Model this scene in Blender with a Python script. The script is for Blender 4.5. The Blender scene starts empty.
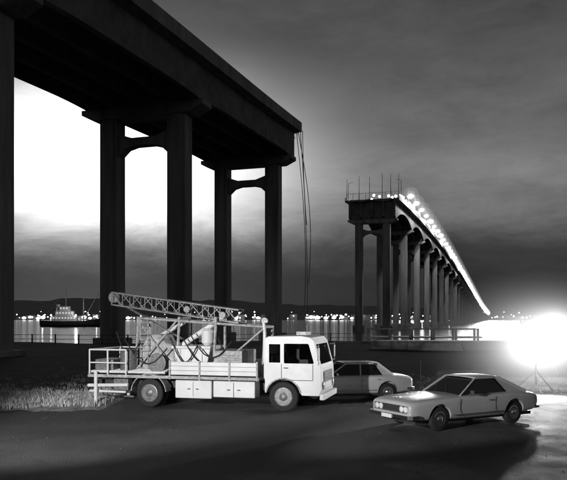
import bpy, bmesh, math, random
from mathutils import Vector, Matrix
random.seed(7)
S=bpy.context.scene
S.view_settings.view_transform='Standard'
S.view_settings.look='None'
S.view_settings.exposure=0
R=math.radians

# ------------------------------------------------------------ materials
def mat(name,v,rough=0.6,metal=0.0,noise=0.0,nscale=5.0,bump=0.0,bscale=20.0,emit=0.0,spec=0.5,streak=False,coat=0.0):
    m=bpy.data.materials.new(name); m.use_nodes=True
    nt=m.node_tree; b=nt.nodes['Principled BSDF']
    b.inputs['Base Color'].default_value=(v,v,v,1)
    b.inputs['Roughness'].default_value=rough
    b.inputs['Metallic'].default_value=metal
    b.inputs['Specular IOR Level'].default_value=spec
    b.inputs['Coat Weight'].default_value=coat
    if emit>0:
        b.inputs['Emission Color'].default_value=(1,1,1,1)
        b.inputs['Emission Strength'].default_value=emit
        m.cycles.emission_sampling='NONE'
    tc=nt.nodes.new('ShaderNodeTexCoord')
    src=tc.outputs['Object']
    if noise>0:
        n=nt.nodes.new('ShaderNodeTexNoise'); n.inputs['Scale'].default_value=nscale
        n.inputs['Detail'].default_value=8; n.inputs['Roughness'].default_value=0.65
        if streak:
            mp=nt.nodes.new('ShaderNodeMapping'); mp.inputs['Scale'].default_value=(1,1,0.12)
            nt.links.new(src,mp.inputs[0]); nt.links.new(mp.outputs[0],n.inputs['Vector'])
        else: nt.links.new(src,n.inputs['Vector'])
        r=nt.nodes.new('ShaderNodeMapRange')
        r.inputs['From Min'].default_value=0.3; r.inputs['From Max'].default_value=0.7
        r.inputs['To Min'].default_value=v*(1-noise); r.inputs['To Max'].default_value=min(0.9,v*(1+noise))
        nt.links.new(n.outputs['Fac'],r.inputs['Value'])
        nt.links.new(r.outputs[0],b.inputs['Base Color'])
    if bump>0:
        n2=nt.nodes.new('ShaderNodeTexNoise'); n2.inputs['Scale'].default_value=bscale; n2.inputs['Detail'].default_value=6
        nt.links.new(src,n2.inputs['Vector'])
        bp=nt.nodes.new('ShaderNodeBump'); bp.inputs['Strength'].default_value=bump; bp.inputs['Distance'].default_value=0.05
        nt.links.new(n2.outputs['Fac'],bp.inputs['Height']); nt.links.new(bp.outputs[0],b.inputs['Normal'])
    return m
M={}
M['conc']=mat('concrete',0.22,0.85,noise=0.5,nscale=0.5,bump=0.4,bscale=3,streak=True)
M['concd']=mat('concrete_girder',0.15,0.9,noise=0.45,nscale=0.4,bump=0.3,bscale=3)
M['white']=mat('white_paint',0.74,0.4,noise=0.09,nscale=2,bump=0.04,bscale=12)
M['whited']=mat('dirty_paint',0.36,0.55,noise=0.55,nscale=9,bump=0.1,bscale=15)
M['dark']=mat('dark_steel',0.05,0.5,metal=0.3,noise=0.4,nscale=6,bump=0.1)
M['grey']=mat('grey_steel',0.2,0.45,metal=0.4,noise=0.5,nscale=12,bump=0.1)
M['tyre']=mat('tyre_rubber',0.02,0.8,bump=0.2,bscale=60)
M['chrome']=mat('chrome',0.6,0.22,metal=1.0)
M['glass']=mat('window_glass',0.01,0.05,spec=0.8)
M['lens']=mat('lamp_lens',0.7,0.1,spec=0.9)
M['carg']=mat('car_paint_grey',0.40,0.28,noise=0.08,nscale=2,coat=0.7)
M['carw']=mat('car_paint_pale',0.5,0.3,noise=0.1,nscale=2,coat=0.6)
M['canvas']=mat('canvas',0.42,0.9,noise=0.5,nscale=7,bump=1.0,bscale=5)
M['lamp']=mat('flood_lamp_glow',0.8,emit=60)
M['blamp']=mat('bridge_lamp_glow',0.8,emit=26)
M['slamp']=mat('shore_lamp_glow',0.8,emit=5)
M['win']=mat('lit_window_glow',0.8,emit=0.5)
M['dry']=mat('dry_grass',0.42,0.8,noise=0.5,nscale=2)
M['brick']=mat('painted_brick',0.4,0.8,noise=0.3,nscale=3,bump=0.3,bscale=10)
M['stone']=mat('gravel_stone',0.12,0.9)
M['hill']=mat('hill_bush',0.04,1.0,noise=0.5,nscale=0.01,spec=0.0,emit=0.013)   # faint emission of the surface itself imitates distant haze

# ------------------------------------------------------------ helpers
def link(o,parent=None):
    S.collection.objects.link(o)
    if parent: o.parent=parent
    return o
def empty(name,loc=(0,0,0),rz=0):
    e=bpy.data.objects.new(name,None); e.location=loc; e.rotation_euler=(0,0,rz)
    e.empty_display_size=0.3
    return link(e)
class MB:
    def __init__(s): s.bm=bmesh.new()
    def poly_prism(s,pts,a,b,axis='y',smooth=False):
        def P(p,t):
            if axis=='y': return (p[0],t,p[1])
            if axis=='x': return (t,p[0],p[1])
            return (p[0],p[1],t)
        A=[s.bm.verts.new(P(p,a)) for p in pts]; B=[s.bm.verts.new(P(p,b)) for p in pts]
        n=len(pts)
        s.bm.faces.new(A); s.bm.faces.new(B[::-1])
        for i in range(n):
            s.bm.faces.new((A[i],B[i],B[(i+1)%n],A[(i+1)%n]))
    def box(s,x0,x1,y0,y1,z0,z1,m=None):
        vs=[]
        for z in (z0,z1):
            for (x,y) in ((x0,y0),(x1,y0),(x1,y1),(x0,y1)):
                v=Vector((x,y,z))
                if m is not None: v=m@v
                vs.append(s.bm.verts.new(v))
        for f in ((3,2,1,0),(4,5,6,7),(0,1,5,4),(1,2,6,5),(2,3,7,6),(3,0,4,7)):
            s.bm.faces.new([vs[i] for i in f])
    def bar(s,p,q,r=0.03,n=6,r2=None):
        p=Vector(p);q=Vector(q);d=(q-p)
        if d.length<1e-6: return
        d.normalize(); up=Vector((0,0,1)) if abs(d.z)<0.9 else Vector((1,0,0))
        a=d.cross(up).normalized(); b=d.cross(a)
        r2=r if r2 is None else r2
        A=[];B=[]
        for i in range(n):
            t=2*math.pi*i/n+math.pi/n; o=a*math.cos(t)+b*math.sin(t)
            A.append(s.bm.verts.new(p+o*r)); B.append(s.bm.verts.new(q+o*r2))
        s.bm.faces.new(A[::-1]); s.bm.faces.new(B)
        for i in range(n): s.bm.faces.new((A[i],A[(i+1)%n],B[(i+1)%n],B[i]))
    def ball(s,c,r,sub=1,sc=(1,1,1)):
        m=Matrix.Translation(c)@Matrix.Diagonal((r*sc[0],r*sc[1],r*sc[2],1))
        bmesh.ops.create_icosphere(s.bm,subdivisions=sub,radius=1,matrix=m)
    def lathe(s,prof,c,axis='y',n=28):
        rings=[]
        for (r,o) in prof:
            ring=[]
            for i in range(n):
                t=2*math.pi*i/n
                if axis=='y': v=(c[0]+r*math.cos(t),c[1]+o,c[2]+r*math.sin(t))
                elif axis=='x': v=(c[0]+o,c[1]+r*math.cos(t),c[2]+r*math.sin(t))
                else: v=(c[0]+r*math.cos(t),c[1]+r*math.sin(t),c[2]+o)
                ring.append(s.bm.verts.new(v))
            rings.append(ring)
        for k in range(len(rings)-1):
            for i in range(n):
                s.bm.faces.new((rings[k][i],rings[k][(i+1)%n],rings[k+1][(i+1)%n],rings[k+1][i]))
        s.bm.faces.new(rings[0]); s.bm.faces.new(rings[-1][::-1])
    def done(s,name,material,parent=None,bevel=0,smooth=False,seg=2):
        bmesh.ops.recalc_face_normals(s.bm,faces=s.bm.faces[:])
        me=bpy.data.meshes.new(name); s.bm.to_mesh(me); s.bm.free()
        me.materials.append(material)
        o=bpy.data.objects.new(name,me); link(o,parent)
        if smooth:
            for p in me.polygons: p.use_smooth=True
        if bevel>0:
            md=o.modifiers.new('bevel','BEVEL'); md.width=bevel; md.segments=seg; md.limit_method='ANGLE'; md.angle_limit=R(35)
        return o
def boolean(o,cutters):
    for c in cutters:
        md=o.modifiers.new('cut','BOOLEAN'); md.operation='DIFFERENCE'; md.solver='EXACT'; md.object=c
    bpy.context.view_layer.update()
    dg=bpy.context.evaluated_depsgraph_get()
    me=bpy.data.meshes.new_from_object(o.evaluated_get(dg))
    o.modifiers.clear(); o.data=me
    for c in cutters: bpy.data.objects.remove(c,do_unlink=True)
    return o
def glow_volume_mat(name,strength):  # emission-only volume: glows by itself, scatters no lamp light
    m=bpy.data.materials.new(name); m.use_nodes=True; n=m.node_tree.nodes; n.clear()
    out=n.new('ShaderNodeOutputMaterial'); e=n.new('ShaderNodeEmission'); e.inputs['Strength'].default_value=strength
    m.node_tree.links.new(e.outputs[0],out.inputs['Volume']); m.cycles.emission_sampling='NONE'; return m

# ------------------------------------------------------------ camera (shift lens, level)
H=3.05; F=684.0
cam=bpy.data.cameras.new('camera'); co=bpy.data.objects.new('camera',cam); link(co)
co.location=(0,0,H); co.rotation_euler=(R(90),0,0)
cam.sensor_width=36; cam.sensor_fit='HORIZONTAL'; cam.lens=36*F/567.0
cam.shift_y=78/567.0; cam.clip_start=0.1; cam.clip_end=20000
S.camera=co

# ------------------------------------------------------------ world
w=bpy.data.worlds.new('World'); S.world=w; w.use_nodes=True
nt=w.node_tree; N=nt.nodes; L=nt.links
bg=N['Background']
def math_(op,a,b=None,c=None):
    n=N.new('ShaderNodeMath'); n.operation=op
    for i,v in enumerate((a,b,c)):
        if v is None: continue
        if isinstance(v,(int,float)): n.inputs[i].default_value=v
        else: L.new(v,n.inputs[i])
    return n.outputs[0]
sky=N.new('ShaderNodeTexSky'); sky.sky_type='NISHITA'; sky.sun_disc=False
sky.sun_elevation=R(3); sky.sun_rotation=R(-14)
bw=N.new('ShaderNodeRGBToBW'); L.new(sky.outputs[0],bw.inputs[0])
tc=N.new('ShaderNodeTexCoord'); sp=N.new('ShaderNodeSeparateXYZ'); L.new(tc.outputs['Generated'],sp.inputs[0])
az=math_('ARCTAN2',sp.outputs[0],sp.outputs[1]); el=math_('ARCSINE',sp.outputs[2])
cmb=N.new('ShaderNodeCombineXYZ'); L.new(math_('MULTIPLY',az,5.0),cmb.inputs[0]); L.new(math_('MULTIPLY',el,15.0),cmb.inputs[1])
nz=N.new('ShaderNodeTexNoise'); nz.inputs['Scale'].default_value=1.0; nz.inputs['Detail'].default_value=12; nz.inputs['Roughness'].default_value=0.68; nz.inputs['Distortion'].default_value=0.3
L.new(cmb.outputs[0],nz.inputs['Vector'])
cl=nz.outputs['Fac']
ramp=N.new('ShaderNodeValToRGB'); cr=ramp.color_ramp; cr.interpolation='EASE'
L.new(math_('ADD',el,math_('MULTIPLY',math_('SUBTRACT',cl,0.5),0.05)),ramp.inputs[0])
pts=[(0.0,0.016),(0.05,0.018),(0.09,0.035),(0.155,0.15),(0.205,0.18),(0.28,0.12),(0.40,0.075),(0.55,0.05),(1.0,0.03)]
cr.elements[0].position=pts[0][0]; cr.elements[0].color=(pts[0][1],)*3+(1,)
cr.elements[1].position=1.0; cr.elements[1].color=(pts[-1][1],)*3+(1,)
for p,v in pts[1:-1]:
    e=cr.elements.new(p); e.color=(v,v,v,1)
base=math_('MULTIPLY',ramp.outputs[0],math_('MULTIPLY_ADD',cl,1.5,0.25))
def gauss(x,c,s): 
    d=math_('DIVIDE',math_('SUBTRACT',x,c),s)
    return math_('EXPONENT',math_('MULTIPLY',math_('MULTIPLY',d,d),-0.5))
eln=math_('ADD',el,math_('MULTIPLY',math_('SUBTRACT',cl,0.5),0.07))
g=math_('MULTIPLY',gauss(az,-0.26,0.138),gauss(eln,0.215,0.064))
st=N.new('ShaderNodeMapRange'); st.interpolation_type='SMOOTHSTEP'
st.inputs['From Min'].default_value=0.045; st.inputs['From Max'].default_value=0.155
L.new(eln,st.inputs['Value'])
g=math_('MULTIPLY',math_('MULTIPLY',g,st.outputs[0]),2.3)
tot=math_('ADD',base,g)
tot=math_('ADD',tot,math_('MULTIPLY',bw.outputs[0],0.002))
L.new(tot,bg.inputs['Color']); bg.inputs['Strength'].default_value=1.0

sun=bpy.data.lights.new('sun','SUN'); so=bpy.data.objects.new('sun',sun); link(so)
sun.energy=0.04; sun.angle=R(10); so.rotation_euler=(R(87),0,R(-14+180)) 

# ------------------------------------------------------------ ground, water
def ground_mat():
    m=mat('asphalt',0.05,0.5,spec=0.3); nt=m.node_tree; b=nt.nodes['Principled BSDF']
    tc=nt.nodes.new('ShaderNodeTexCoord')
    n=nt.nodes.new('ShaderNodeTexNoise'); n.inputs['Scale'].default_value=0.45; n.inputs['Detail'].default_value=11; n.inputs['Roughness'].default_value=0.75
    nt.links.new(tc.outputs['Object'],n.inputs['Vector'])
    r=nt.nodes.new('ShaderNodeMapRange'); r.inputs[1].default_value=0.3;r.inputs[2].default_value=0.7;r.inputs[3].default_value=0.025;r.inputs[4].default_value=0.09
    nt.links.new(n.outputs['Fac'],r.inputs[0]); nt.links.new(r.outputs[0],b.inputs['Base Color'])
    r2=nt.nodes.new('ShaderNodeMapRange'); r2.inputs[1].default_value=0.35;r2.inputs[2].default_value=0.65;r2.inputs[3].default_value=0.6;r2.inputs[4].default_value=0.95
    nt.links.new(n.outputs['Fac'],r2.inputs[0]); nt.links.new(r2.outputs[0],b.inputs['Roughness'])
    n2=nt.nodes.new('ShaderNodeTexNoise'); n2.inputs['Scale'].default_value=30; n2.inputs['Detail'].default_value=5
    nt.links.new(tc.outputs['Object'],n2.inputs['Vector'])
    bp=nt.nodes.new('ShaderNodeBump'); bp.inputs['Strength'].default_value=1.0; bp.inputs['Distance'].default_value=0.04
    nt.links.new(n2.outputs['Fac'],bp.inputs['Height']); nt.links.new(bp.outputs[0],b.inputs['Normal'])
    return m
M['asph']=ground_mat()
M['soil']=mat('rough_grass_ground',0.05,0.95,noise=0.6,nscale=0.6,bump=1.0,bscale=5,spec=0.1)
M['concpath']=mat('kerb_concrete',0.3,0.8,noise=0.3,nscale=4,bump=0.3,bscale=20)
def shore(x): return 92+4*math.sin(x*0.05)+2*math.sin(x*0.17+1)
mb=MB(); xs=[-400+i*8 for i in range(101)]; rows=[]
for x in xs:
    sy=shore(x)
    row=[]
    for (y,z) in ((-150,0),(0,0),(28,0),(45,0),(60,-0.05),(sy-12,0.0),(sy-4,0.0),(sy,-0.5),(sy+4,-2.2),(sy+30,-5)):
        zz=z+ (random.uniform(-0.12,0.2) if y>40 else 0)
        row.append(mb.bm.verts.new((x,y,zz)))
    rows.append(row)
for i in range(len(xs)-1):
    for j in range(len(rows[0])-1):
        mb.bm.faces.new((rows[i][j],rows[i+1][j],rows[i+1][j+1],rows[i][j+1]))
mb.done('ground',M['soil'])
mb=MB(); v=[mb.bm.verts.new(p) for p in ((-60,-40,0.004),(60,-40,0.004),(60,40,0.004),(9,40,0.004),(6,27.2,0.004),(-60,27.2,0.004))]
mb.bm.faces.new(v); mb.done('car_park_asphalt',M['asph'])
mb=MB()
x=-60
while x<5.9:
    mb.box(x,min(x+1.98,6),27.2,27.4,0,0.13); x+=2
mb.done('kerb',M['concpath'],bevel=0.02)
M['water']=mat('river_water',0.01,0.12,spec=0.6)
wn=M['water'].node_tree; tcw=wn.nodes.new('ShaderNodeTexCoord'); mpw=wn.nodes.new('ShaderNodeMapping'); mpw.inputs['Scale'].default_value=(0.25,0.6,1)
nw=wn.nodes.new('ShaderNodeTexNoise'); nw.inputs['Scale'].default_value=1.0; nw.inputs['Detail'].default_value=5
wn.links.new(tcw.outputs['Object'],mpw.inputs[0]); wn.links.new(mpw.outputs[0],nw.inputs['Vector'])
bw_=wn.nodes.new('ShaderNodeBump'); bw_.inputs['Strength'].default_value=0.35; bw_.inputs['Distance'].default_value=0.3
wn.links.new(nw.outputs['Fac'],bw_.inputs['Height']); wn.links.new(bw_.outputs[0],wn.nodes['Principled BSDF'].inputs['Normal'])
mb=MB(); v=[mb.bm.verts.new(p) for p in ((-9000,80,-1.5),(9000,80,-1.5),(9000,9000,-1.5),(-9000,9000,-1.5))]
mb.bm.faces.new(v); mb.done('river_water',M['water'])

# far shore hills
def ridge(name,Y0,prof,depth,seed):
    rnd=random.Random(seed); mb=MB(); n=160; rows=[]
    us=[-500+i*(1600/n) for i in range(n+1)]
    def hp(u):
        for a,b in zip(prof,prof[1:]):
            if a[0]<=u<=b[0]:
                t=(u-a[0])/(b[0]-a[0]); t=t*t*(3-2*t); return a[1]+(b[1]-a[1])*t
        return prof[-1][1]
    for u in us:
        X=(u-283.5)/F*Y0
        h=hp(u)/F*(Y0+depth)+rnd.uniform(-1,1)*0.0025*Y0
        rows.append([mb.bm.verts.new((X,Y0,-3)),mb.bm.verts.new((X,Y0+20,2)),mb.bm.verts.new((X*(1+depth*0.4/Y0),Y0+depth*0.4,h*0.45+rnd.uniform(-3,3))),mb.bm.verts.new((X*(1+depth/Y0),Y0+depth,max(h,4))),mb.bm.verts.new((X*(1+2*depth/Y0),Y0+2*depth,-5))])
    for i in range(n):
        for j in range(4): mb.bm.faces.new((rows[i][j],rows[i+1][j],rows[i+1][j+1],rows[i][j+1]))
    return mb.done(name,M['hill'],smooth=True)
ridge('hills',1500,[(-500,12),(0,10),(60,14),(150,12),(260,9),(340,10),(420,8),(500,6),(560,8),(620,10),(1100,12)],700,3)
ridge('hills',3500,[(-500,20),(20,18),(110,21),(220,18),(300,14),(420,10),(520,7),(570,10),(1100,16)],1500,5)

# far shore lights
mb=MB(); rnd=random.Random(11)
for i in range(230):
    u=rnd.choice([rnd.uniform(-40,110),rnd.uniform(100,360),rnd.uniform(300,600)])
    Y=rnd.uniform(1440,1495); X=(u-283.5)/F*Y
    z=rnd.choice([1,3,4,6,8,14])+rnd.uniform(0,3)
    mb.ball((X,Y,z),rnd.uniform(0.7,2.0))
for u in (24,30,38,43,52,57,64,70,76,84,90,128,150,204,236,258,311,318,326,334,342,352,540,556):
    Y=1430; mb.ball(((u-283.5)/F*Y,Y,rnd.uniform(2,5)),rnd.uniform(2.4,3.6),sc=(1.6,1,1))
mb.done('far_shore_lights',M['slamp'])
mb=MB()
for i in range(60):
    u=rnd.uniform(-60,560); Y=rnd.uniform(1460,1490); X=(u-283.5)/F*Y; w_=rnd.uniform(6,22)
    mb.box(X,X+w_,Y,Y+8,-2,rnd.uniform(5,11))
mb.done('far_shore_buildings',M['brick'])

# ------------------------------------------------------------ bridge
bridge=empty('concrete_bridge')
SL=0.3253; X0=-44.0
th=math.atan(SL); P_=Vector((math.cos(th),-math.sin(th),0)); D_=Vector((math.sin(th),math.cos(th),0))
zk=[(-200,22),(-60,28.5),(20,32.0),(68,34),(115,35.9),(170,39.5),(230,43.2),(313,44.0),(425,42),(661,32),(1000,17),(1500,4)]
def zt(y):
    for i in range(len(zk)-1):
        if zk[i][0]<=y<=zk[i+1][0]:
            p1,p2=zk[i],zk[i+1]; p0=zk[max(i-1,0)]; p3=zk[min(i+2,len(zk)-1)]
            h=p2[0]-p1[0]; t=(y-p1[0])/h
            m1=(p2[1]-p0[1])/(p2[0]-p0[0])*h; m2=(p3[1]-p1[1])/(p3[0]-p1[0])*h
            return (2*t**3-3*t*t+1)*p1[1]+(t**3-2*t*t+t)*m1+(-2*t**3+3*t*t)*p2[1]+(t**3-t*t)*m2
    return zk[-1][1]
def BP(y,lat,z):
    c=Vector((SL*y+X0,y,0))
    p=c+P_*lat; return Vector((p.x,p.y,z))
def sweep(mb,prof,ys):
    rings=[]
    for k,y in enumerate(ys):
        pr=prof(y); top=zt(y)
        rings.append([mb.bm.verts.new(BP(y,l,top+dz)) for (l,dz) in pr])
    n=len(rings[0])
    for a,b in zip(rings,rings[1:]):
        for i in range(n): mb.bm.faces.new((a[i],a[(i+1)%n],b[(i+1)%n],b[i]))
    mb.bm.faces.new(rings[0][::-1]); mb.bm.faces.new(rings[-1])
near_p=[-76,-34,15,53.6,83.5,116.6]
far_p=[226]+[226+i*38 for i in range(1,32)]
def frange(a,b,s):
    r=[];x=a
    while x<b-1e-6: r.append(x); x+=s
    r.append(b); return r
slab=lambda y:[(-8.75,-1.0),(8.75,-1.0),(8.75,-1.55),(7.9,-1.75),(-7.9,-1.75),(-8.75,-1.55)]
parR=lambda y:[(8.752,-1.6),(9.0,-1.6),(9.0,0.0),(8.752,0.0)]
parL=lambda y:[(-9.0,-1.6),(-8.752,-1.6),(-8.752,0.0),(-9.0,0.0)]
GX=(-7.4,-3.7,0,3.7,7.4)
def girders(mb,y0,y1,piers,base,haunch,rng):
    for g in GX:
        def pr(y,g=g):
            dmin=min(abs(y-p) for p in piers)
            t=min(1,dmin/rng)
            dep=base+haunch*(1-t)**2
            return [(g-0.35,-1.753),(g+0.35,-1.753),(g+0.35,-1.753-dep),(g-0.35,-1.753-dep)]
        sweep(mb,pr,frange(y0,y1,1.6))
for (tag,y0,y1,piers) in (('near',-110,118.5,near_p),('far',224.2,1400,far_p)):
    mb=MB(); sweep(mb,slab,frange(y0,y1,6)); mb.done('deck_slab_'+tag,M['conc'],bridge)
    mb=MB(); sweep(mb,parR,frange(y0,y1,6)); sweep(mb,parL,frange(y0,y1,6)); mb.done('parapets_'+tag,M['conc'],bridge)
    mb=MB(); 
    if tag=='near': girders(mb,y0,y1-0.25,piers,3.75,0.35,8)
    else: girders(mb,y0,y1-0.25,piers,2.5,3.2,18)
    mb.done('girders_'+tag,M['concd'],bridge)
    mb=MB(); yy=y0+5
    def dia(yy,dz):
        t_=zt(yy); m_=Matrix.Translation(BP(yy,0,t_))@Matrix.Rotation(-th,4,'Z')
        for g in (-5.55,-1.85,1.85,5.55): mb.box(g-1.497,g+1.497,-0.15,0.15,dz,-1.755,m_)
    while yy<min(y1,560):
        if min(abs(yy-p) for p in piers)>3: dia(yy,-4.0)
        yy+=10.5
    for p in piers:
        if p<560: 
            for o_ in (-1,1): dia(p+o_,-1.753-(4.0 if tag=='near' else 5.5))
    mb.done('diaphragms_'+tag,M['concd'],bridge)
for k,py in enumerate(near_p+far_p):
    t_=zt(py); m_=Matrix.Translation(BP(py,0,0))@Matrix.Rotation(-th,4,'Z')
    mb=MB()
    gb=t_-1.753-(4.1 if py<200 else 5.7)-0.01
    base=-6 if py>90 else -0.5
    def prism(pts,a,b):
        A=[mb.bm.verts.new(m_@Vector((p[0],a,p[1]))) for p in pts]; B=[mb.bm.verts.new(m_@Vector((p[0],b,p[1]))) for p in pts]
        n=len(pts); mb.bm.faces.new(A); mb.bm.faces.new(B[::-1])
        for i in range(n): mb.bm.faces.new((A[i],B[i],B[(i+1)%n],A[(i+1)%n]))
    prism([(-8.2,gb),(8.2,gb),(8.2,gb-0.6),(6.5,gb-1.4),(-6.5,gb-1.4),(-8.2,gb-0.6)],-1.35,1.35)
    if gb-1.4>base+3:
        for s in (-1,1):
            mb.box(s*4.6-1.2,s*4.6+1.2,-1.0,1.0,base,gb-1.402,m_)
            mb.box(s*4.6-0.75,s*4.6+0.75,-1.18,1.18,base,gb-1.403,m_)
            mb.box(s*4.6-1.9,s*4.6+1.9,-1.5,1.5,base-1,max(base+1.0,0.6),m_)
    zb=gb-4.2
    if zb>8:
        prism([(-3.399,zb+1.1),(-1.6,zb+0.5),(1.6,zb+0.5),(3.399,zb+1.1),(3.399,zb-1.7),(2.4,zb-0.8),(1.2,zb-0.5),(-1.2,zb-0.5),(-2.4,zb-0.8),(-3.399,zb-1.7)],-0.7,0.7)
    mb.done('pier_%02d'%k,M['conc'],bridge,bevel=0.08 if py<400 else 0)
mb=MB()
for (ye,sg) in ((118.5,1),(224.2,-1)):
    t_=zt(ye)
    for i in range(34):
        lat=random.uniform(-8.6,8.6); a=BP(ye-0.3*sg,lat,t_+random.uniform(-1.6,-1.1)); b=a+D_*sg*random.uniform(0.5,1.8)+Vector((random.uniform(-.3,.3),0,random.uniform(-1.2,.2)))
        mb.bar(a,b,0.05,4)
    for i in range(10):
        lat=random.uniform(-8.5,8.5); m_=Matrix.Translation(BP(ye+0.4*sg,lat,t_-1.35+random.uniform(-.2,.1)))@Matrix.Rotation(random.uniform(0,3),4,'Z')
        mb.box(-.6,.6,-.5,.5,-.25,.2,m_)
mb.done('broken_deck_edge',M['conc'],bridge)
mb=MB()
for lat,dz,sw in ((8.6,33,0.6),(7.9,30,1.0),(9.0,16,-.2),(8.2,26,1.6)):
    p=BP(118.9,lat,zt(118)-1.2); pr=p
    for i in range(1,13):
        t=i/12; q=p+Vector((sw*math.sin(t*2.5)+0.8*t,0,-dz*t))
        mb.bar(pr,q,0.06,5); pr=q
mb.done('hanging_cables',M['dark'],bridge)
mb=MB(); ml=MB(); heads_=[]
yy=229; k=0
while yy<1390:
    for s in (-1,1):
        if s==-1 and (k%2): continue
        b=BP(yy,s*8.88,zt(yy)); t=b+Vector((0,0,5.5))
        mb.bar(b,t,0.12,6,0.07); e=t-P_*s*1.6+Vector((0,0,.3)); mb.bar(t,e,0.06,5)
        if yy>250 and s==1:
            ml.ball(e+Vector((0,0,-0.25)),(0.7+0.0012*yy)*random.uniform(.8,1.3),1,(1.2,1.2,.85)); heads_.append(e)
    yy+=17; k+=1
mb.done('lamp_posts',M['dark'],bridge); ml.done('lamp_heads',M['blamp'],bridge)
ml=MB()
for i in range(22):
    y_=229+i*4.2; ml.ball(BP(y_,8.4+random.uniform(-.3,.3),zt(y_)+random.uniform(.1,1.0)),0.4+0.6*random.random()**2)
for i in range(6): ml.ball(BP(228+random.random()*6,random.uniform(-2,7.5),zt(228)+random.uniform(.2,1.0)),0.45)
for i in range(70):
    y_=318+i*12; ml.ball(BP(y_,8.3+random.uniform(-.4,.4),zt(y_)+random.uniform(.2,1.6)),(0.6+y_*0.001)*random.uniform(.6,1.3))
ml.done('deck_edge_lamps',M['blamp'],bridge)
# self-glowing spheres imitating bloom around the street lamps
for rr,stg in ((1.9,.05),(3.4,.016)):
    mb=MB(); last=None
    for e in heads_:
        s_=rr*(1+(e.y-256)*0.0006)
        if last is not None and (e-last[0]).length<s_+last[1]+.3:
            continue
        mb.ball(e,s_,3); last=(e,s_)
    mb.done('lamp_bloom_shells',glow_volume_mat('bloom_glow_%d'%int(rr),stg),bridge,smooth=True)
mb=MB()
for u in (-8.6,-4.5,-1.0,3.2,6.0,8.6):
    b=BP(225.5,u,zt(225)-1.0); mb.bar(b,b+Vector((0,0,random.uniform(5,9))),0.12,5,0.06)
for l in frange(-8.6,8.6,2.15):
    b=BP(225.0,l,zt(225)-1.0); mb.bar(b,b+Vector((0,0,2.4)),0.07,4)
mb.bar(BP(225,-8.6,zt(225)+1.2),BP(225,8.6,zt(225)+1.2),0.06,4)
mb.done('barrier_and_masts',M['dark'],bridge)
def plight(name,loc,p,r=0.3,parent=None):
    l=bpy.data.lights.new(name,'POINT'); l.energy=p; l.shadow_soft_size=r
    o=bpy.data.objects.new(name,l); o.location=loc; link(o,parent); return o
for y_ in (240,262,290,325,370,430,500):
    plight('deck_fill_light',BP(y_,11.5,zt(y_)+2.5),15000,0.6,bridge)  # added fill lights hung outside the parapet to brighten the fascia
plight('deck_fill_light',BP(250,0,zt(250)+7.5),3000,0.6,bridge)

# ------------------------------------------------------------ wheels
def wheel(parent,x,y,side,r,wd,hub_mat,name):
    mb=MB(); s=side
    mb.lathe([(r*0.6,0),(r*0.9,0),(r*0.98,s*-0.015),(r,-s*.05),(r,-s*(wd-0.05)),(r*0.92,-s*wd),(r*0.5,-s*wd)],(x,y,r),n=32)
    mb.done(name+'_tyre',M['tyre'],parent,smooth=True)
    mb=MB()
    mb.lathe([(r*0.62,s*0.005),(r*0.56,s*0.012),(r*0.54,-s*0.05),(r*0.3,-s*0.03),(r*0.27,s*0.02),(r*0.12,s*0.05),(0.02,s*0.055)],(x,y,r),n=24)
    mb.done(name+'_hub',hub_mat,parent)
    mb=MB()
    for i in range(8):
        a_=2*math.pi*i/8; mb.bar((x+r*.42*math.cos(a_),y-s*.045,r+r*.42*math.sin(a_)),(x+r*.42*math.cos(a_),y-s*.02,r+r*.42*math.sin(a_)),r*.055,8)
    mb.done(name+'_wheel_holes',M['tyre'],parent)

# ------------------------------------------------------------ truck
truck=empty('drilling_rig_truck',(0.27,23.2,0),R(-14.7))
def arch(cx,cz,r,a0=180,a1=0,n=12):
    return [(cx+r*math.cos(R(a0+(a1-a0)*i/n)),cz+r*math.sin(R(a0+(a1-a0)*i/n))) for i in range(n+1)]
mb=MB()
prof=[(-0.62,0.62),(-0.58,0.62)]+arch(0,0.5,0.58,168,12)+[(0.62,0.55),(1.18,0.55),(1.26,0.75),(1.24,1.45),(1.02,2.3),(0.9,2.42),(0.6,2.47),(-0.5,2.45),(-0.62,2.38)]
mb.poly_prism(prof,-1.1,1.1)
cab=mb.done('cab_shell',M['white'],truck,bevel=0.06,seg=3)
mb=MB(); mb.poly_prism([(-0.55,1.0),(1.16,1.0),(1.15,1.45),(0.96,2.24),(0.85,2.34),(-0.55,2.36)],-1.03,1.03); c1=mb.done('c1',M['dark'],truck)
mb=MB(); mb.poly_prism([(0.02,1.58),(1.02,1.58),(0.84,2.22),(0.02,2.22)],-1.4,1.4); c2=mb.done('c2',M['dark'],truck,bevel=0.04)
mb=MB(); mb.poly_prism([(-0.48,1.6),(-0.1,1.6),(-0.1,2.2),(-0.48,2.2)],-1.4,1.4); c3=mb.done('c3',M['dark'],truck)
mb=MB(); mb.box(0.9,1.6,-0.93,0.93,1.56,2.2); c4=mb.done('c4',M['dark'],truck)
boolean(cab,[c1,c2,c3,c4])
def glassmat():
    m=bpy.data.materials.new('clear_glass'); m.use_nodes=True; n=m.node_tree.nodes; l=m.node_tree.links
    n.remove(n['Principled BSDF']); t=n.new('ShaderNodeBsdfTransparent'); t.inputs[0].default_value=(.55,.55,.55,1)
    g_=n.new('ShaderNodeBsdfGlossy'); g_.inputs['Roughness'].default_value=0.03
    mx=n.new('ShaderNodeMixShader'); f=n.new('ShaderNodeFresnel'); f.inputs[0].default_value=1.5
    l.new(f.outputs[0],mx.inputs[0]); l.new(t.outputs[0],mx.inputs[1]); l.new(g_.outputs[0],mx.inputs[2]); l.new(mx.outputs[0],n['Material Output'].inputs[0])
    return m
M['cglass']=glassmat()
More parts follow.
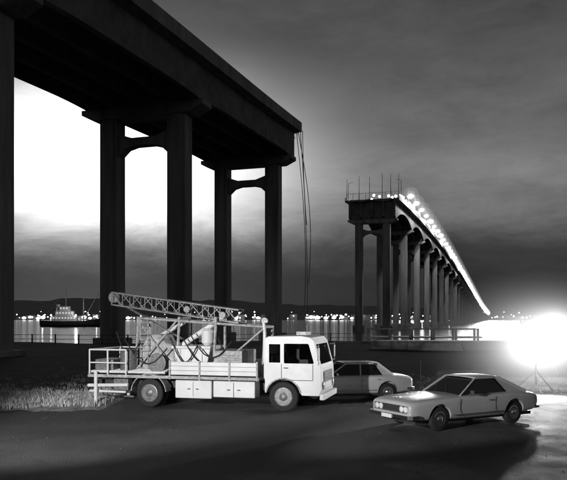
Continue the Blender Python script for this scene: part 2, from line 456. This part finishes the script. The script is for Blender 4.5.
mb=MB(); mb.poly_prism([(-0.5,1.55),(1.05,1.55),(0.86,2.25),(-0.5,2.25)],-1.07,-1.065); mb.poly_prism([(-0.5,1.55),(1.05,1.55),(0.86,2.25),(-0.5,2.25)],1.065,1.07)
mb.poly_prism([(1.195,1.52),(1.2,1.52),(1.01,2.24),(1.005,2.24)],-0.96,0.96)
mb.done('cab_glass',M['cglass'],truck)
mb=MB(); mb.box(-0.5,0.0,-0.95,0.95,1.02,1.3); mb.box(-0.54,-0.36,-0.95,0.95,1.3,1.85); mb.done('cab_seats',M['dark'],truck,bevel=0.05)
mb=MB(); mb.lathe([(0.22,0),(0.24,0.02),(0.22,0.04),(0.2,0.02)],(0.62,0.5,1.6),'x',20); mb.box(0.85,1.13,-1,1,1.02,1.5); mb.done('dashboard',M['dark'],truck)
mb=MB()
for x in (-0.06,0.98): mb.box(x-0.01,x+0.01,-1.106,-1.101,1.05,1.56)
mb.box(-0.06,0.98,-1.106,-1.1015,1.03,1.05)
mb.box(0.02,0.16,-1.14,-1.11,1.42,1.45)
mb.box(1.262,1.27,-0.7,0.7,0.95,1.32)
for z in (1.0,1.08,1.16,1.24): mb.box(1.271,1.285,-0.68,0.68,z,z+0.03)
mb.bar((1.06,-1.02,1.6),(0.9,-1.02,2.2),0.012)
mb.done('cab_trim',M['dark'],truck)
mb=MB(); mb.poly_prism(arch(0,0.5,0.62,168,12)+arch(0,0.5,0.575,12,168),-1.125,-1.102); mb.done('front_arch_lip',M['whited'],truck)
mb=MB(); mb.box(1.2,1.36,-1.12,1.12,0.42,0.62); mb.done('front_bumper',M['white'],truck,bevel=0.03)
mb=MB()
for s in (-1,1): mb.lathe([(0.14,0),(0.14,0.04),(0.11,0.06),(0.03,0.075)],(1.24,s*0.82,0.86),'x',20)
mb.done('headlamps',M['lens'],truck,smooth=True)
mb=MB()
for s in (-1,1):
    mb.bar((1.1,s*1.1,2.15),(1.22,s*1.36,2.15),0.014); mb.bar((1.18,s*1.1,1.6),(1.22,s*1.36,1.6),0.014); mb.bar((1.22,s*1.36,2.2),(1.22,s*1.36,1.55),0.014)
    mb.box(1.2,1.24,s*1.36-0.1,s*1.36+0.1,1.7,2.1)
mb.box(0.25,0.6,-0.35,0.35,2.475,2.6)
mb.done('mirrors_and_roof_box',M['grey'],truck,bevel=0.01)
mb=MB()
for s in (-1,1): mb.box(-7.0,1.1,s*0.42-0.05,s*0.42+0.05,0.62,0.86)
for x in (-6.9,-5.8,-4.0,-2.8,-1.4): mb.box(x,x+0.1,-0.368,0.368,0.65,0.83)
for x in (0,-4.73): mb.bar((x,-1.0,0.48),(x,1.0,0.48),0.08,8)
mb.ball((-4.73,0,0.5),0.22,2); mb.bar((-1,0,0.6),(-4.6,0,0.55),0.05)
mb.lathe([(0.05,0),(0.26,0.01),(0.26,1.0),(0.05,1.01)],(-1.9,0.85,0.6),'x',20)
for s in (-1,1):
    for k_ in range(4): mb.bar((-5.4,s*0.62,0.66-0.03*k_),(-4.1,s*0.62,0.66-0.03*k_),0.025,4)
mb.done('chassis',M['dark'],truck,bevel=0.01)
for x,n in ((0,'front'),(-4.73,'rear')):
    wheel(truck,x,-1.08,-1,0.49,0.27,M['grey'] ,n+'_r'); wheel(truck,x,1.08,1,0.49,0.27,M['grey'],n+'_l')
for s in (-1,1): wheel(truck,-4.73,s*0.76,s,0.49,0.25,M['grey'],'rear_in')
mb=MB(); mb.box(-7.0,-0.78,-1.16,1.16,1.0,1.1); mb.done('deck',M['dark'],truck,bevel=0.01)
mb=MB(); x=-3.9
for wd in (1.05,1.05,0.98):
    mb.box(x,x+wd-0.02,-1.175,-1.12,1.14,1.58); mb.box(x,x+wd-0.02,1.12,1.175,1.14,1.58); x+=wd
mb.done('side_boards',M['white'],truck,bevel=0.015)
mb=MB()
mb.box(-3.95,-0.8,-1.19,-1.1665,1.0,1.1); mb.box(-7.02,-3.97,-1.19,-1.1665,1.0,1.1)
for x in (-3.93,-2.86,-1.81,-0.86): mb.box(x-0.03,x+0.03,-1.21,-1.178,0.98,1.62)
mb.done('side_rave',M['whited'],truck,bevel=0.005)
mb=MB(); mb.box(-3.75,-2.45,-1.15,-0.55,0.36,0.96); mb.box(-2.4,-0.95,-1.13,-0.55,0.42,0.96); mb.done('tool_lockers',M['white'],truck,bevel=0.03)
mb=MB()
for x in (-3.1,-1.68): mb.box(x-0.006,x+0.006,-1.156,-1.151,0.42,0.92)
for x in (-3.25,-2.95,-1.85,-1.5): mb.box(x-0.05,x+0.05,-1.17,-1.151,0.66,0.69)
for z in (1.28,1.43): mb.box(-3.9,-0.88,-1.1785,-1.1765,z,z+0.012)
mb.done('locker_seams',M['dark'],truck)
mb=MB()
for s in (-1,1):
    pr=arch(-4.73,0.5,0.66,175,5,14); ir=arch(-4.73,0.5,0.63,5,175,14)
    mb.poly_prism(pr+ir,1.14 if s>0 else -1.17,s*0.75)
mb.done('rear_mudguards',M['whited'],truck)
mb=MB()
for x in (-7.0,-6.3,-5.6): 
    for s in (-1,1): mb.bar((x,s*1.1,1.1),(x,s*1.1,1.95),0.03)
for s in (-1,1):
    mb.bar((-7.0,s*1.1,1.95),(-5.6,s*1.1,1.95),0.03); mb.bar((-7.0,s*1.1,1.5),(-5.6,s*1.1,1.5),0.025)
mb.bar((-7.0,-1.1,1.95),(-7.0,1.1,1.95),0.03)
for y in (-1.2,1.2):
    mb.bar((-6.7,y,1.2),(-6.7,y,0.12),0.06,8); mb.lathe([(0.2,0),(0.2,0.04),(0.06,0.06)],(-6.7,y,0.03),'z',16)
mb.bar((-7.05,-1.1,0.7),(-5.5,-1.12,0.75),0.06,8); mb.bar((-7.05,-1.0,0.5),(-5.6,-1.1,0.5),0.04,8)
for k_ in range(6): mb.bar((-7.0,-1.0+0.1*k_,1.18),(-4.2,-0.95+0.1*k_,1.18+0.02*k_),0.045,8)
mb.done('rear_platform_rails',M['white'],truck)
mb=MB()
mb.box(-6.9,-6.2,-0.9,0.2,1.12,1.6); mb.lathe([(0.28,0),(0.3,0.03),(0.3,0.8),(0.28,0.83)],(-5.75,-0.6,1.12),'z',20)
mb.lathe([(0.34,0),(0.34,0.04),(0.16,0.05),(0.16,0.6),(0.34,0.61),(0.34,0.65)],(-4.55,-0.9,1.5),'y',24)
mb.box(-6.1,-5.55,-1.05,-.7,.55,.95); mb.box(-5.35,-5.0,.2,.8,1.12,1.9)
mb.done('drums_and_winch',M['grey'],truck,bevel=0.02)
mb=MB(); mb.poly_prism([(-5.4,1.12),(-4.1,1.12),(-4.05,1.7),(-4.2,2.15),(-4.5,2.2),(-4.62,2.5),(-5.15,2.45),(-5.45,1.8)],-0.45,0.65); mb.done('canvas_covered_engine',M['canvas'],truck,bevel=0.1,seg=3)
mb=MB(); mb.poly_prism([(-3.9,1.12),(-2.9,1.12),(-2.7,2.0),(-4.05,2.0)],-0.6,0.6); mb.box(-4.1,-2.66,-0.7,0.7,2.0,2.09)
for x in (-3.8,-3.4,-3.0): mb.bar((x,-.63,1.2),(x,-.63,1.98),.03,4)
mb.done('mud_hopper',M['white'],truck,bevel=0.03)
mb=MB(); mb.box(-2.5,-1.5,-0.8,0.8,1.12,1.95); 
for k_ in range(7): mb.box(-2.4,-1.6,-0.83,0.83,1.3+.08*k_,1.335+.08*k_)
mb.done('compressor',M['whited'],truck,bevel=0.01)
mb=MB()
for x in (-5.5,-3.95,-2.6,-0.85):
    zt_=3.05 if x<-2 else 2.75
    for s in (-0.6,0.6): mb.bar((x,s,1.1),(x+0.05,s*0.75,zt_),0.05)
    mb.bar((x+0.05,-0.5,zt_),(x+0.05,0.5,zt_),0.05)
mb.bar((-5.5,-0.6,1.2),(-3.95,-0.48,3.0),0.035); mb.bar((-3.95,-0.6,1.2),(-5.5,-0.46,3.0),0.035)
mb.bar((-2.6,-0.6,1.2),(-0.85,-0.45,2.7),0.035)
mb.bar((-5.5,-0.45,3.05),(-0.8,-0.45,2.75),0.045); mb.bar((-5.5,0.45,3.05),(-0.8,0.45,2.75),0.045)
for k_ in range(9): mb.bar((-5.3+.0,-.62,1.3+.2*k_),(-5.0,-.62,1.3+.2*k_),.015,4)
mb.bar((-5.3,-.62,1.1),(-5.3,-.62,3.0),.02,4); mb.bar((-5.0,-.62,1.1),(-5.0,-.62,3.0),.02,4)
mb.done('support_frames_and_ladder',M['whited'],truck)
mb=MB()
a=Vector((-6.6,0,3.75)); b=Vector((-1.8,0,3.1))
cs=[(-.28,-.22),(.28,-.22),(.28,.22),(-.28,.22)]
def mp_(t,c): 
    p=a.lerp(b,t); return p+Vector((0,c[0],c[1]))
for c in cs: mb.bar(mp_(0,c),mp_(1,c),0.035)
n=11
for i in range(n):
    for j in range(4):
        c,d=cs[j],cs[(j+1)%4]
        mb.bar(mp_(i/n,c),mp_((i+1)/n,d),0.018,4); mb.bar(mp_(i/n,c),mp_(i/n,d),0.018,4)
mb.lathe([(0.2,0),(0.2,.03),(0.15,.05),(0.2,.07),(0.2,.1)],(-6.65,-0.05,3.8),'y',18)
for k_ in range(3): mb.bar((-6.6,-.1+.1*k_,3.7),(-3.2,-.1+.1*k_,1.9),0.012,4)
mb.done('lattice_mast',M['grey'],truck)
mb=MB(); mb.bar((-3.9,-0.2,2.1),(-2.2,-0.2,3.2),0.09,10); mb.bar((-4.9,0.1,2.4),(-3.9,0,2.9),0.07,10); mb.lathe([(0.1,0),(0.2,0.1),(0.2,0.5),(0.1,0.6)],(-2.9,-0.35,2.1),'z',18)
mb.bar((-0.74,-0.7,1.0),(-0.74,-0.7,2.6),0.06,10); mb.bar((-0.74,-0.7,2.6),(-0.78,-0.7,2.9),0.05,10)
mb.done('hydraulic_rams_and_exhaust',M['white'],truck)
mb=MB(); random.seed(5)
for i in range(6):
    x=random.uniform(-6.4,-2.0); z0=random.uniform(1.7,2.6); L_=random.uniform(.9,1.6); y_=random.uniform(-.95,-.7); pr=None
    for k_ in range(15):
        t=k_/14; q=Vector((x+L_*t,y_,z0-(.7*math.sin(math.pi*t))*random.uniform(.98,1.02)-.3*t)); q.z=max(q.z,1.15)
        if pr is not None: mb.bar(pr,q,0.022,6)
        pr=q
mb.done('hoses',M['tyre'],truck)
mb=MB()
for x,z in ((-3.6,3.35),(-2.3,3.15),(-0.8,2.95)):
    mb.lathe([(0.05,0.16),(0.11,0.05),(0.12,-0.02),(0.11,-0.03)],(x,-0.5,z),'y',16)
mb.done('work_lamps',M['grey'],truck)
mb=MB(); mb.box(-7.03,-7.0,-1.1,1.1,0.98,1.15); mb.done('rear_beam',M['white'],truck)

# ------------------------------------------------------------ cars
def car(loc,yaw,paint,name='parked_car',coupe=False):
    C=empty(name,(loc[0],loc[1],0),yaw)
    if coupe:
        st=[(2.40,.78,.42,.66,.72),(2.38,.85,.36,.71,.78),(2.15,.90,.27,.77,.84),(1.4,.93,.25,.81,.87),(.7,.935,.24,.84,.895),(0,.935,.24,.85,.905),(-1.0,.94,.24,.86,.915),(-1.5,.94,.25,.87,.93),(-2.1,.92,.28,.82,.885),(-2.42,.88,.36,.76,.82),(-2.45,.80,.42,.70,.76)]
    else:
        st=[(2.26,.80,.38,.68,.74),(2.24,.86,.33,.73,.80),(2.05,.90,.27,.78,.855),(1.4,.92,.25,.83,.90),(.8,.925,.24,.87,.94),(0,.93,.24,.88,.95),(-1.3,.93,.24,.88,.95),(-1.6,.92,.25,.87,.945),(-2.1,.90,.28,.84,.91),(-2.38,.87,.34,.80,.86),(-2.41,.80,.40,.74,.80)]
    xf=st[0][0]-2.26
    mb=MB(); rings=[]
    for (x,w_,zb,zs,zt_) in st:
        zm=(zb+zs)/2
        h=[(0,zb),(w_*.8,zb),(w_*.95,zb+.05),(w_*.99,zm-.03),(w_*1.0,zm+.05),(w_*.985,zs-.03),(w_*.96,zs+.02),(w_*.86,zt_),(w_*.5,zt_+.02),(0,zt_+.03)]
        full=h+[(-a_,b_) for a_,b_ in h[-2:0:-1]]
        rings.append([mb.bm.verts.new((x,y,z)) for y,z in full])
    n=len(rings[0])
    for a_,b_ in zip(rings,rings[1:]):
        for i in range(n): mb.bm.faces.new((a_[i],a_[(i+1)%n],b_[(i+1)%n],b_[i]))
    mb.bm.faces.new(rings[0]); mb.bm.faces.new(rings[-1][::-1])
    body=mb.done('body',paint,C,smooth=True)
    md=body.modifiers.new('s','SUBSURF'); md.levels=2; md.render_levels=2
    cut=[]
    for x in (1.4,-1.4):
        for s in (-1,1):
            mb=MB(); mb.lathe([(0.38,-0.16),(0.38,0.16)],(x,s*0.86,0.35),'y',28); cut.append(mb.done('cut',M['dark'],C))
    mb=MB(); mb.box(2.19+xf,2.6+xf,-0.72,0.72,0.5,0.70); cut.append(mb.done('cut',M['dark'],C))
    boolean(body,cut)
    for p in body.data.polygons: p.use_smooth=True
    try: body.data.set_sharp_from_angle(angle=R(40))
    except Exception: pass
    if coupe: bf,br,tf,tr,zr,zbelt=.55,-2.0,-.15,-1.0,1.32,.895
    else: bf,br,tf,tr,zr,zbelt=.80,-1.62,.12,-1.08,1.35,.93
    mb=MB()
    B=[mb.bm.verts.new(p) for p in ((bf,-.76,zbelt),(bf,.76,zbelt),(br,.74,zbelt),(br,-.74,zbelt))]
    T=[mb.bm.verts.new(p) for p in ((tf,-.59,zr),(tf,.59,zr),(tr,.58,zr),(tr,-.58,zr))]
    mb.bm.faces.new(B[::-1]); mb.bm.faces.new(T)
    for i in range(4): mb.bm.faces.new((B[i],B[(i+1)%4],T[(i+1)%4],T[i]))
    mb.done('windows',M['glass'],C,bevel=0.03)
    mb=MB()
    for s in (-1,1):
        mb.bar((bf+.03,s*.77,zbelt),(tf+.01,s*.60,zr+.01),.028,6)
        mb.bar((br-.02,s*.75,zbelt),(tr-.02,s*.59,zr+.01),.05,6)
        if not coupe: mb.bar((-.38,s*.785,zbelt),(-.42,s*.61,zr+.01),.03,6)
        mb.bar((tf+.01,s*.60,zr+.01),(tr-.02,s*.595,zr+.01),0.03,6)
        cw=.75 if coupe else .38
        A=[mb.bm.verts.new(v_) for v_ in ((br-.04,s*.76,zbelt-.01),(br+cw,s*.785,zbelt-.01),(tr+.12,s*.612,zr+.01),(tr-.04,s*.60,zr+.01))]; mb.bm.faces.new(A)
    mb.done('pillars',paint,C)
    mb=MB(); rows=[]
    for i in range(9):
        x=tf+.04-(tf-tr+.1)*i/8; row=[]
        for j in range(9):
            y=-.62+1.24*j/8
            z=zr+.015+.055*max(0,(1-(y/.62)**2))**.6*(1-((i-4)/4.6)**4)
            row.append(mb.bm.verts.new((x,y,z)))
        rows.append(row)
    for i in range(8):
        for j in range(8): mb.bm.faces.new((rows[i][j],rows[i+1][j],rows[i+1][j+1],rows[i][j+1]))
    o=mb.done('roof',paint,C,smooth=True); md=o.modifiers.new('sol','SOLIDIFY'); md.thickness=0.03; md.offset=0
    mb=MB(); F_=2.26+xf; R_=st[-1][0]+.01
    mb.poly_prism([(F_-.25,-.93),(F_-.02,-.94),(F_+.08,-.84),(F_+.12,0),(F_+.08,.84),(F_-.02,.94),(F_-.25,.93),(F_-.25,.89),(F_-.03,.88),(F_,0),(F_-.03,-.88),(F_-.25,-.89)],.36,.46,'z')
    mb.poly_prism([(R_+.25,-.92),(R_+.02,-.92),(R_-.07,-.82),(R_-.1,0),(R_-.07,.82),(R_+.02,.92),(R_+.25,.92),(R_+.25,.88),(R_+.04,.86),(R_,0),(R_+.04,-.86),(R_+.25,-.88)],.40,.49,'z')
    for s in (-1,1):
        mb.box(-.95,.98,s*.945-.006,s*.945+.006,.40,.42)
        mb.box(-.5,-.34,s*.955-.012,s*.955+.012,.74,.76)
        if not coupe: mb.box(-1.1,-.96,s*.955-.012,s*.955+.012,.78,.80)
    mb.box(F_-.025,F_+.002,-.72,.72,.50,.512); mb.box(F_-.025,F_+.002,-.72,.72,.69,.702)
    for z in (.54,.575,.61,.645): mb.box(F_-.045,F_-.02,-.36,.36,z,z+.012)
    mb.bar((bf-.2,.86,.9),(bf-.22,.98,.99),.012); mb.box(bf-.26,bf-.2,.93,1.07,.95,1.05)
    mb.bar((.75,-.7,.88),(.72,-.7,1.8),.006,4)
    for s in (-1,1): mb.bar((bf+.04,s*.2,zbelt+.03),(bf-.25,s*.2-.3,zbelt+.22),.008,4)
    mb.done('chrome_trim',M['chrome'],C,bevel=0.004)
    mb=MB(); mb.box(F_-.07,F_-.05,-.71,.71,.51,.69); 
    for s in (-1,1):
        for x in ((-.62,.72) if coupe else (-.38,.66)): mb.box(x-.004,x+.004,s*.938-.004,s*.938+.004,.34,.84)
    mb.box(-2.3,2.1,-.7,.7,.2,.3)
    mb.done('grille_and_seams',M['dark'],C)
    mb=MB()
    for y in (-.62,-.45,.45,.62): mb.lathe([(.085,0),(.085,.03),(.06,.045),(.01,.05)],(F_-.05,y,.60),'x',18)
    mb.done('headlamps',M['lens'],C,smooth=True)
    mb=MB(); mb.box(F_+.122,F_+.13,-.22,.22,.35,.45); mb.done('number_plate',M['white'],C)
    mb=MB()
    for s in (-1,1): mb.box(R_-.03,R_+.02,s*.6-.15,s*.6+.15,.56,.68)
    mb.done('tail_lamps',M['grey'],C,bevel=.01)
    for x,n_ in ((1.4,'front'),(-1.4,'rear')):
        for s in (-1,1): wheel(C,x,s*.88,s,.325,.2,M['chrome'],n_)
    return C
car((5.02,19.9),R(180+29),M['carg'],coupe=True)
car((2.3,25.8),R(180+12),M['carw'])

# ------------------------------------------------------------ floodlights
def flood(loc,aim,heads,power,name,hh,spot=R(120),blend=0.6,scale=1.0,aims=None):
    E=empty(name,(loc[0],loc[1],0)); mb=MB()
    for k_ in range(3):
        a_=2*math.pi*k_/3+.4; mb.bar((0,0,.9),(math.cos(a_)*.9,math.sin(a_)*.9,.03),.03)
    mb.bar((0,0,.3),(0,0,hh),.04,8); 
    d=Vector((aim[0]-loc[0],aim[1]-loc[1],aim[2]-hh)).normalized(); side=d.cross(Vector((0,0,1))).normalized()
    wdt=.32*scale*(heads-1)
    mb.bar(Vector((0,0,hh))-side*wdt,Vector((0,0,hh))+side*wdt,.03,6)
    ml=MB()
    for i in range(heads):
        p=Vector((0,0,hh+.2*scale))+side*(.64*scale*(i-(heads-1)/2))
        q=d.to_track_quat('Z','Y').to_matrix().to_4x4(); m_=Matrix.Translation(p)@q
        n=18; prev=None
        for (r_,o_) in [(.06,-.25),(.2,-.12),(.28,.05),(.3,.08)]:
            ring=[mb.bm.verts.new(m_@Vector((r_*scale*math.cos(2*math.pi*t/n),r_*scale*math.sin(2*math.pi*t/n),o_*scale))) for t in range(n)]
            if prev:
                for t in range(n): mb.bm.faces.new((prev[t],prev[(t+1)%n],ring[(t+1)%n],ring[t]))
            else: mb.bm.faces.new(ring)
            prev=ring
        ml.bm.faces.new([ml.bm.verts.new(m_@Vector((.27*scale*math.cos(2*math.pi*t/n),.27*scale*math.sin(2*math.pi*t/n),.05*scale))) for t in range(n)])
        mb.bar(Vector((0,0,hh))+side*(.64*scale*(i-(heads-1)/2)),p,.025)
    mb.done('stand',M['grey'],E); ml.done('lamp_faces',M['lamp'],E)
    for (am,pw,sp_) in (aims or [(aim,power,spot)]):
        dd=Vector((am[0]-loc[0],am[1]-loc[1],am[2]-hh)).normalized()
        l=bpy.data.lights.new('flood_beam','SPOT'); l.energy=pw; l.spot_size=sp_; l.spot_blend=blend; l.shadow_soft_size=.12*scale
        o=bpy.data.objects.new('flood_beam',l); link(o,E); o.location=Vector((0,0,hh+.2*scale))+dd*.35*scale
        o.rotation_euler=dd.to_track_quat('-Z','Y').to_euler()
    return E
FA=flood((10.4,28.2),(4.0,6.0,0.3),3,3000,'unseen_fill_flood',1.75,R(150),.5,.9)
FB=flood((14.4,36.5),(9,6.0,0.3),2,700,'unseen_fill_flood',2.6,R(150),.5)
flood((-8.5,5.5),(-2.2,23,1.3),3,15000,'unseen_fill_flood',4.2,R(40),.6,1.0,  # added floodlight out of view, brightens the truck and car
      aims=[((-3.6,23,1.3),13000,R(42)),((5.0,20,.8),12000,R(20))])
def bloom_ball(parent,loc,rad,k,name):  # self-glowing ball imitates bloom around a floodlight
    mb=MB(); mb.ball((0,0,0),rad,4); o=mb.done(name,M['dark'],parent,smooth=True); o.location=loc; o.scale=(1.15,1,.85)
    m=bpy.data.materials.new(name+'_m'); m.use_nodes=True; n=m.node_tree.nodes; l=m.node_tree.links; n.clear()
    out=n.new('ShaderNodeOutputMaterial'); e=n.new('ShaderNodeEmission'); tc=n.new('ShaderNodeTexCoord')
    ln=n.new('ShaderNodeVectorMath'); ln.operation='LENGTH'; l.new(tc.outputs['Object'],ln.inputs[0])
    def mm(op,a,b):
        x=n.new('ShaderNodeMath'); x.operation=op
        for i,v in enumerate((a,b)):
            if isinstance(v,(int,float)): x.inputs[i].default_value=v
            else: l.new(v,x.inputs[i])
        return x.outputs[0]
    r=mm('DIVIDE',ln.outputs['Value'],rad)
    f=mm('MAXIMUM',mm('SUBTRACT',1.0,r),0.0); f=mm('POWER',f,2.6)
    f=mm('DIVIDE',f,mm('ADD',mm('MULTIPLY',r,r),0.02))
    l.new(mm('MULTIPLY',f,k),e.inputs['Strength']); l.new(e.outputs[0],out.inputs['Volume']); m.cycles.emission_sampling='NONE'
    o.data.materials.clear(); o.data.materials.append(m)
bloom_ball(FA,(0.1,-.2,1.95),5.2,.05,'flood_bloom')
bloom_ball(FB,(0,-.2,2.8),3.0,.04,'flood_bloom')

# ------------------------------------------------------------ low sea wall and jetty at the foot of the far bridge
W_=empty('concrete_sea_wall',(14.5,66,0),R(-8)); mb=MB()
x=-6
while x<9:
    mb.box(x,x+1.96,-.2,.2,0,.75+random.uniform(-.02,.02)); x+=2
mb.done('wall_blocks',M['concpath'],W_,bevel=.03)
mb=MB(); mb.box(-6.1,9.1,-.3,.3,.78,.9); mb.done('coping',M['white'],W_,bevel=.03)
mb=MB()
for i in range(5): mb.box(-2.5,2.5,-.6-.35*i,-.25-.35*i,0,.62-.13*i)
mb.done('steps',M['brick'],W_,bevel=.01)
J=empty('timber_jetty',(17,84,0),R(-6)); mb=MB()
mb.box(-7,7,-1.4,1.4,.62,.8)
for x in frange(-6.5,6.5,2.6):
    for y in (-1.2,1.2): mb.bar((x,y,-4),(x,y,1.8),.16,8)
for y in (-1.2,1.2): mb.bar((-6.5,y,1.7),(6.5,y,1.7),.07,6)
mb.done('deck_and_piles',M['whited'],J)
Fn=empty('post_and_rail_fence')
mb=MB(); x=-60
while x<9:
    y=shore(x)-8
    mb.box(x-.07,x+.07,y-.07,y+.07,-.2,1.15); y2=shore(x+3)-8
    for z in (.55,1.05): mb.bar((x,y,z),(x+3,y2,z),.04,4)
    x+=3
mb.done('posts_and_rails',M['dark'],Fn)

# ------------------------------------------------------------ moored vessel, far left, dim
B_=empty('moored_vessel',(-112,362,-1.5),R(8))
mb=MB(); st=[(-16,2.6,3.6,.2),(-14,4,3.2,-1),(-6,4.4,2.8,-1),(6,4.4,3.0,-1),(12,3.4,3.8,-1),(16,1.2,4.8,-.5),(18,.1,5.4,1.5)]; rings=[]
for (x,w_,zt_,zb) in st:
    rings.append([mb.bm.verts.new(p) for p in ((x,-w_,zt_),(x,-w_*.9,(zt_+zb)/2),(x,-w_*.45,zb),(x,w_*.45,zb),(x,w_*.9,(zt_+zb)/2),(x,w_,zt_))])
for a,b in zip(rings,rings[1:]):
    for i in range(6): mb.bm.faces.new((a[i],a[(i+1)%6],b[(i+1)%6],b[i]))
mb.bm.faces.new(rings[0]); mb.bm.faces.new(rings[-1]); mb.done('hull',M['dark'],B_)
mb=MB(); mb.box(-10,3,-3.2,3.2,2.9,5.6); mb.box(-8,1,-2.8,2.8,5.602,8.2); mb.box(-6,-1,-2.4,2.4,8.202,10.6); mb.lathe([(1.1,0),(1.0,3.5)],(-7,0,8.2),'z',16); mb.done('deckhouse',M['white'],B_,bevel=.1)
mb=MB()
for z,x0,x1,y in ((4.2,-9.2,2.4,3.23),(6.8,-7.4,.6,2.83),(9.3,-5.6,-1.2,2.43)):
    x=x0
    while x<x1: mb.box(x,x+.8,-y,-y+.02,z,z+.7); x+=1.5
mb.done('cabin_windows',M['win'],B_)
mb=MB()
mb.bar((-3,0,10.6),(-3,0,20),.25,6,.12); mb.bar((-5.5,0,16),(-.5,0,16),.1,4)
mb.bar((6,0,3),(6,0,15),.35,6,.25); 
for s in (-.5,.5): mb.bar((6,s,4),(14,s*.3,18),.14,4)
for i in range(8):
    t=i/8; mb.bar((6+8*t,-.5+.35*t,4+14*t),(6+8*(t+.125),.5-.35*t,4+14*(t+.125)),.07,4)
mb.bar((6,0,15),(14,0,18),.06,4); mb.bar((14,0,18),(14,0,7),.05,4); mb.bar((6,0,15),(-3,0,19),.05,4); mb.bar((-3,0,19),(-15,0,4),.05,4)
mb.done('masts_and_derrick',M['whited'],B_)
mb=MB()
for p in ((2.5,-3.4,6),(-10,-3.3,6),(-15,0,4.8),(13,-2,5)): mb.ball(p,.4)
mb.done('deck_lights',M['blamp'],B_)
plight('vessel_light',(4,-12,11),1500,.4,B_)

# ------------------------------------------------------------ grass
mb=MB(); random.seed(3)
def tuft(cx,cy,n,h,z0=0):
    for i in range(n):
        x=cx+random.gauss(0,.12); y=cy+random.gauss(0,.12); a_=random.uniform(0,6.28); l=random.uniform(.5,1)*h; b_=random.uniform(.1,.5)*l
        dx,dy=math.cos(a_),math.sin(a_); w_=.014
        p0=(x-dy*w_,y+dx*w_,z0);p1=(x+dy*w_,y-dx*w_,z0);p2=(x+dx*b_*.4+dy*w_*.6,y+dy*b_*.4-dx*w_*.6,z0+l*.6);p3=(x+dx*b_,y+dy*b_,z0+l)
        v_=[mb.bm.verts.new(p) for p in (p0,p1,p2,p3)]; mb.bm.faces.new(v_)
for i in range(1500):
    x=random.uniform(-11.5,-6.4); y=random.uniform(22.7,26.8)+max(0,(x+9))*.2
    tuft(x,y,14,random.uniform(.06,.26)*(1 if random.random()<.88 else 1.6),.05)
for i in range(1200):
    x=random.uniform(-26,18); y=27.5+abs(random.gauss(0,5))
    tuft(x,y,8,random.uniform(.08,.22))
mb.done('dry_grass',M['dry'])
M['straw']=mat('straw_ground',0.22,0.95,noise=0.7,nscale=3,bump=1.0,bscale=14)
mb=MB(); rows=[]
for i in range(41):
    x=-12.2+6.2*i/40; row=[]
    for j in range(13):
        e_=math.sin(i*.9)*.12+math.sin(i*.37)*.18
        y=22.4+e_*(1-j/12)+4.78*j/12; row.append(mb.bm.verts.new((x,y,.0+.12*math.sin(math.pi*i/40)**.5*math.sin(math.pi*j/12)**.5+random.uniform(0,.03)*(0<i<40 and 0<j<12))))
    rows.append(row)
for i in range(40):
    for j in range(12): mb.bm.faces.new((rows[i][j],rows[i+1][j],rows[i+1][j+1],rows[i][j+1]))
mb.done('grass_verge',M['straw'],smooth=True)
mb=MB()
for i in range(900):
    x=random.uniform(-12,14); y=random.uniform(9.5,26); r_=random.uniform(.006,.018); mb.ball((x,y,.004+r_*.4),r_,1,(1,random.uniform(.6,1),.6))
mb.done('loose_gravel',M['stone'])
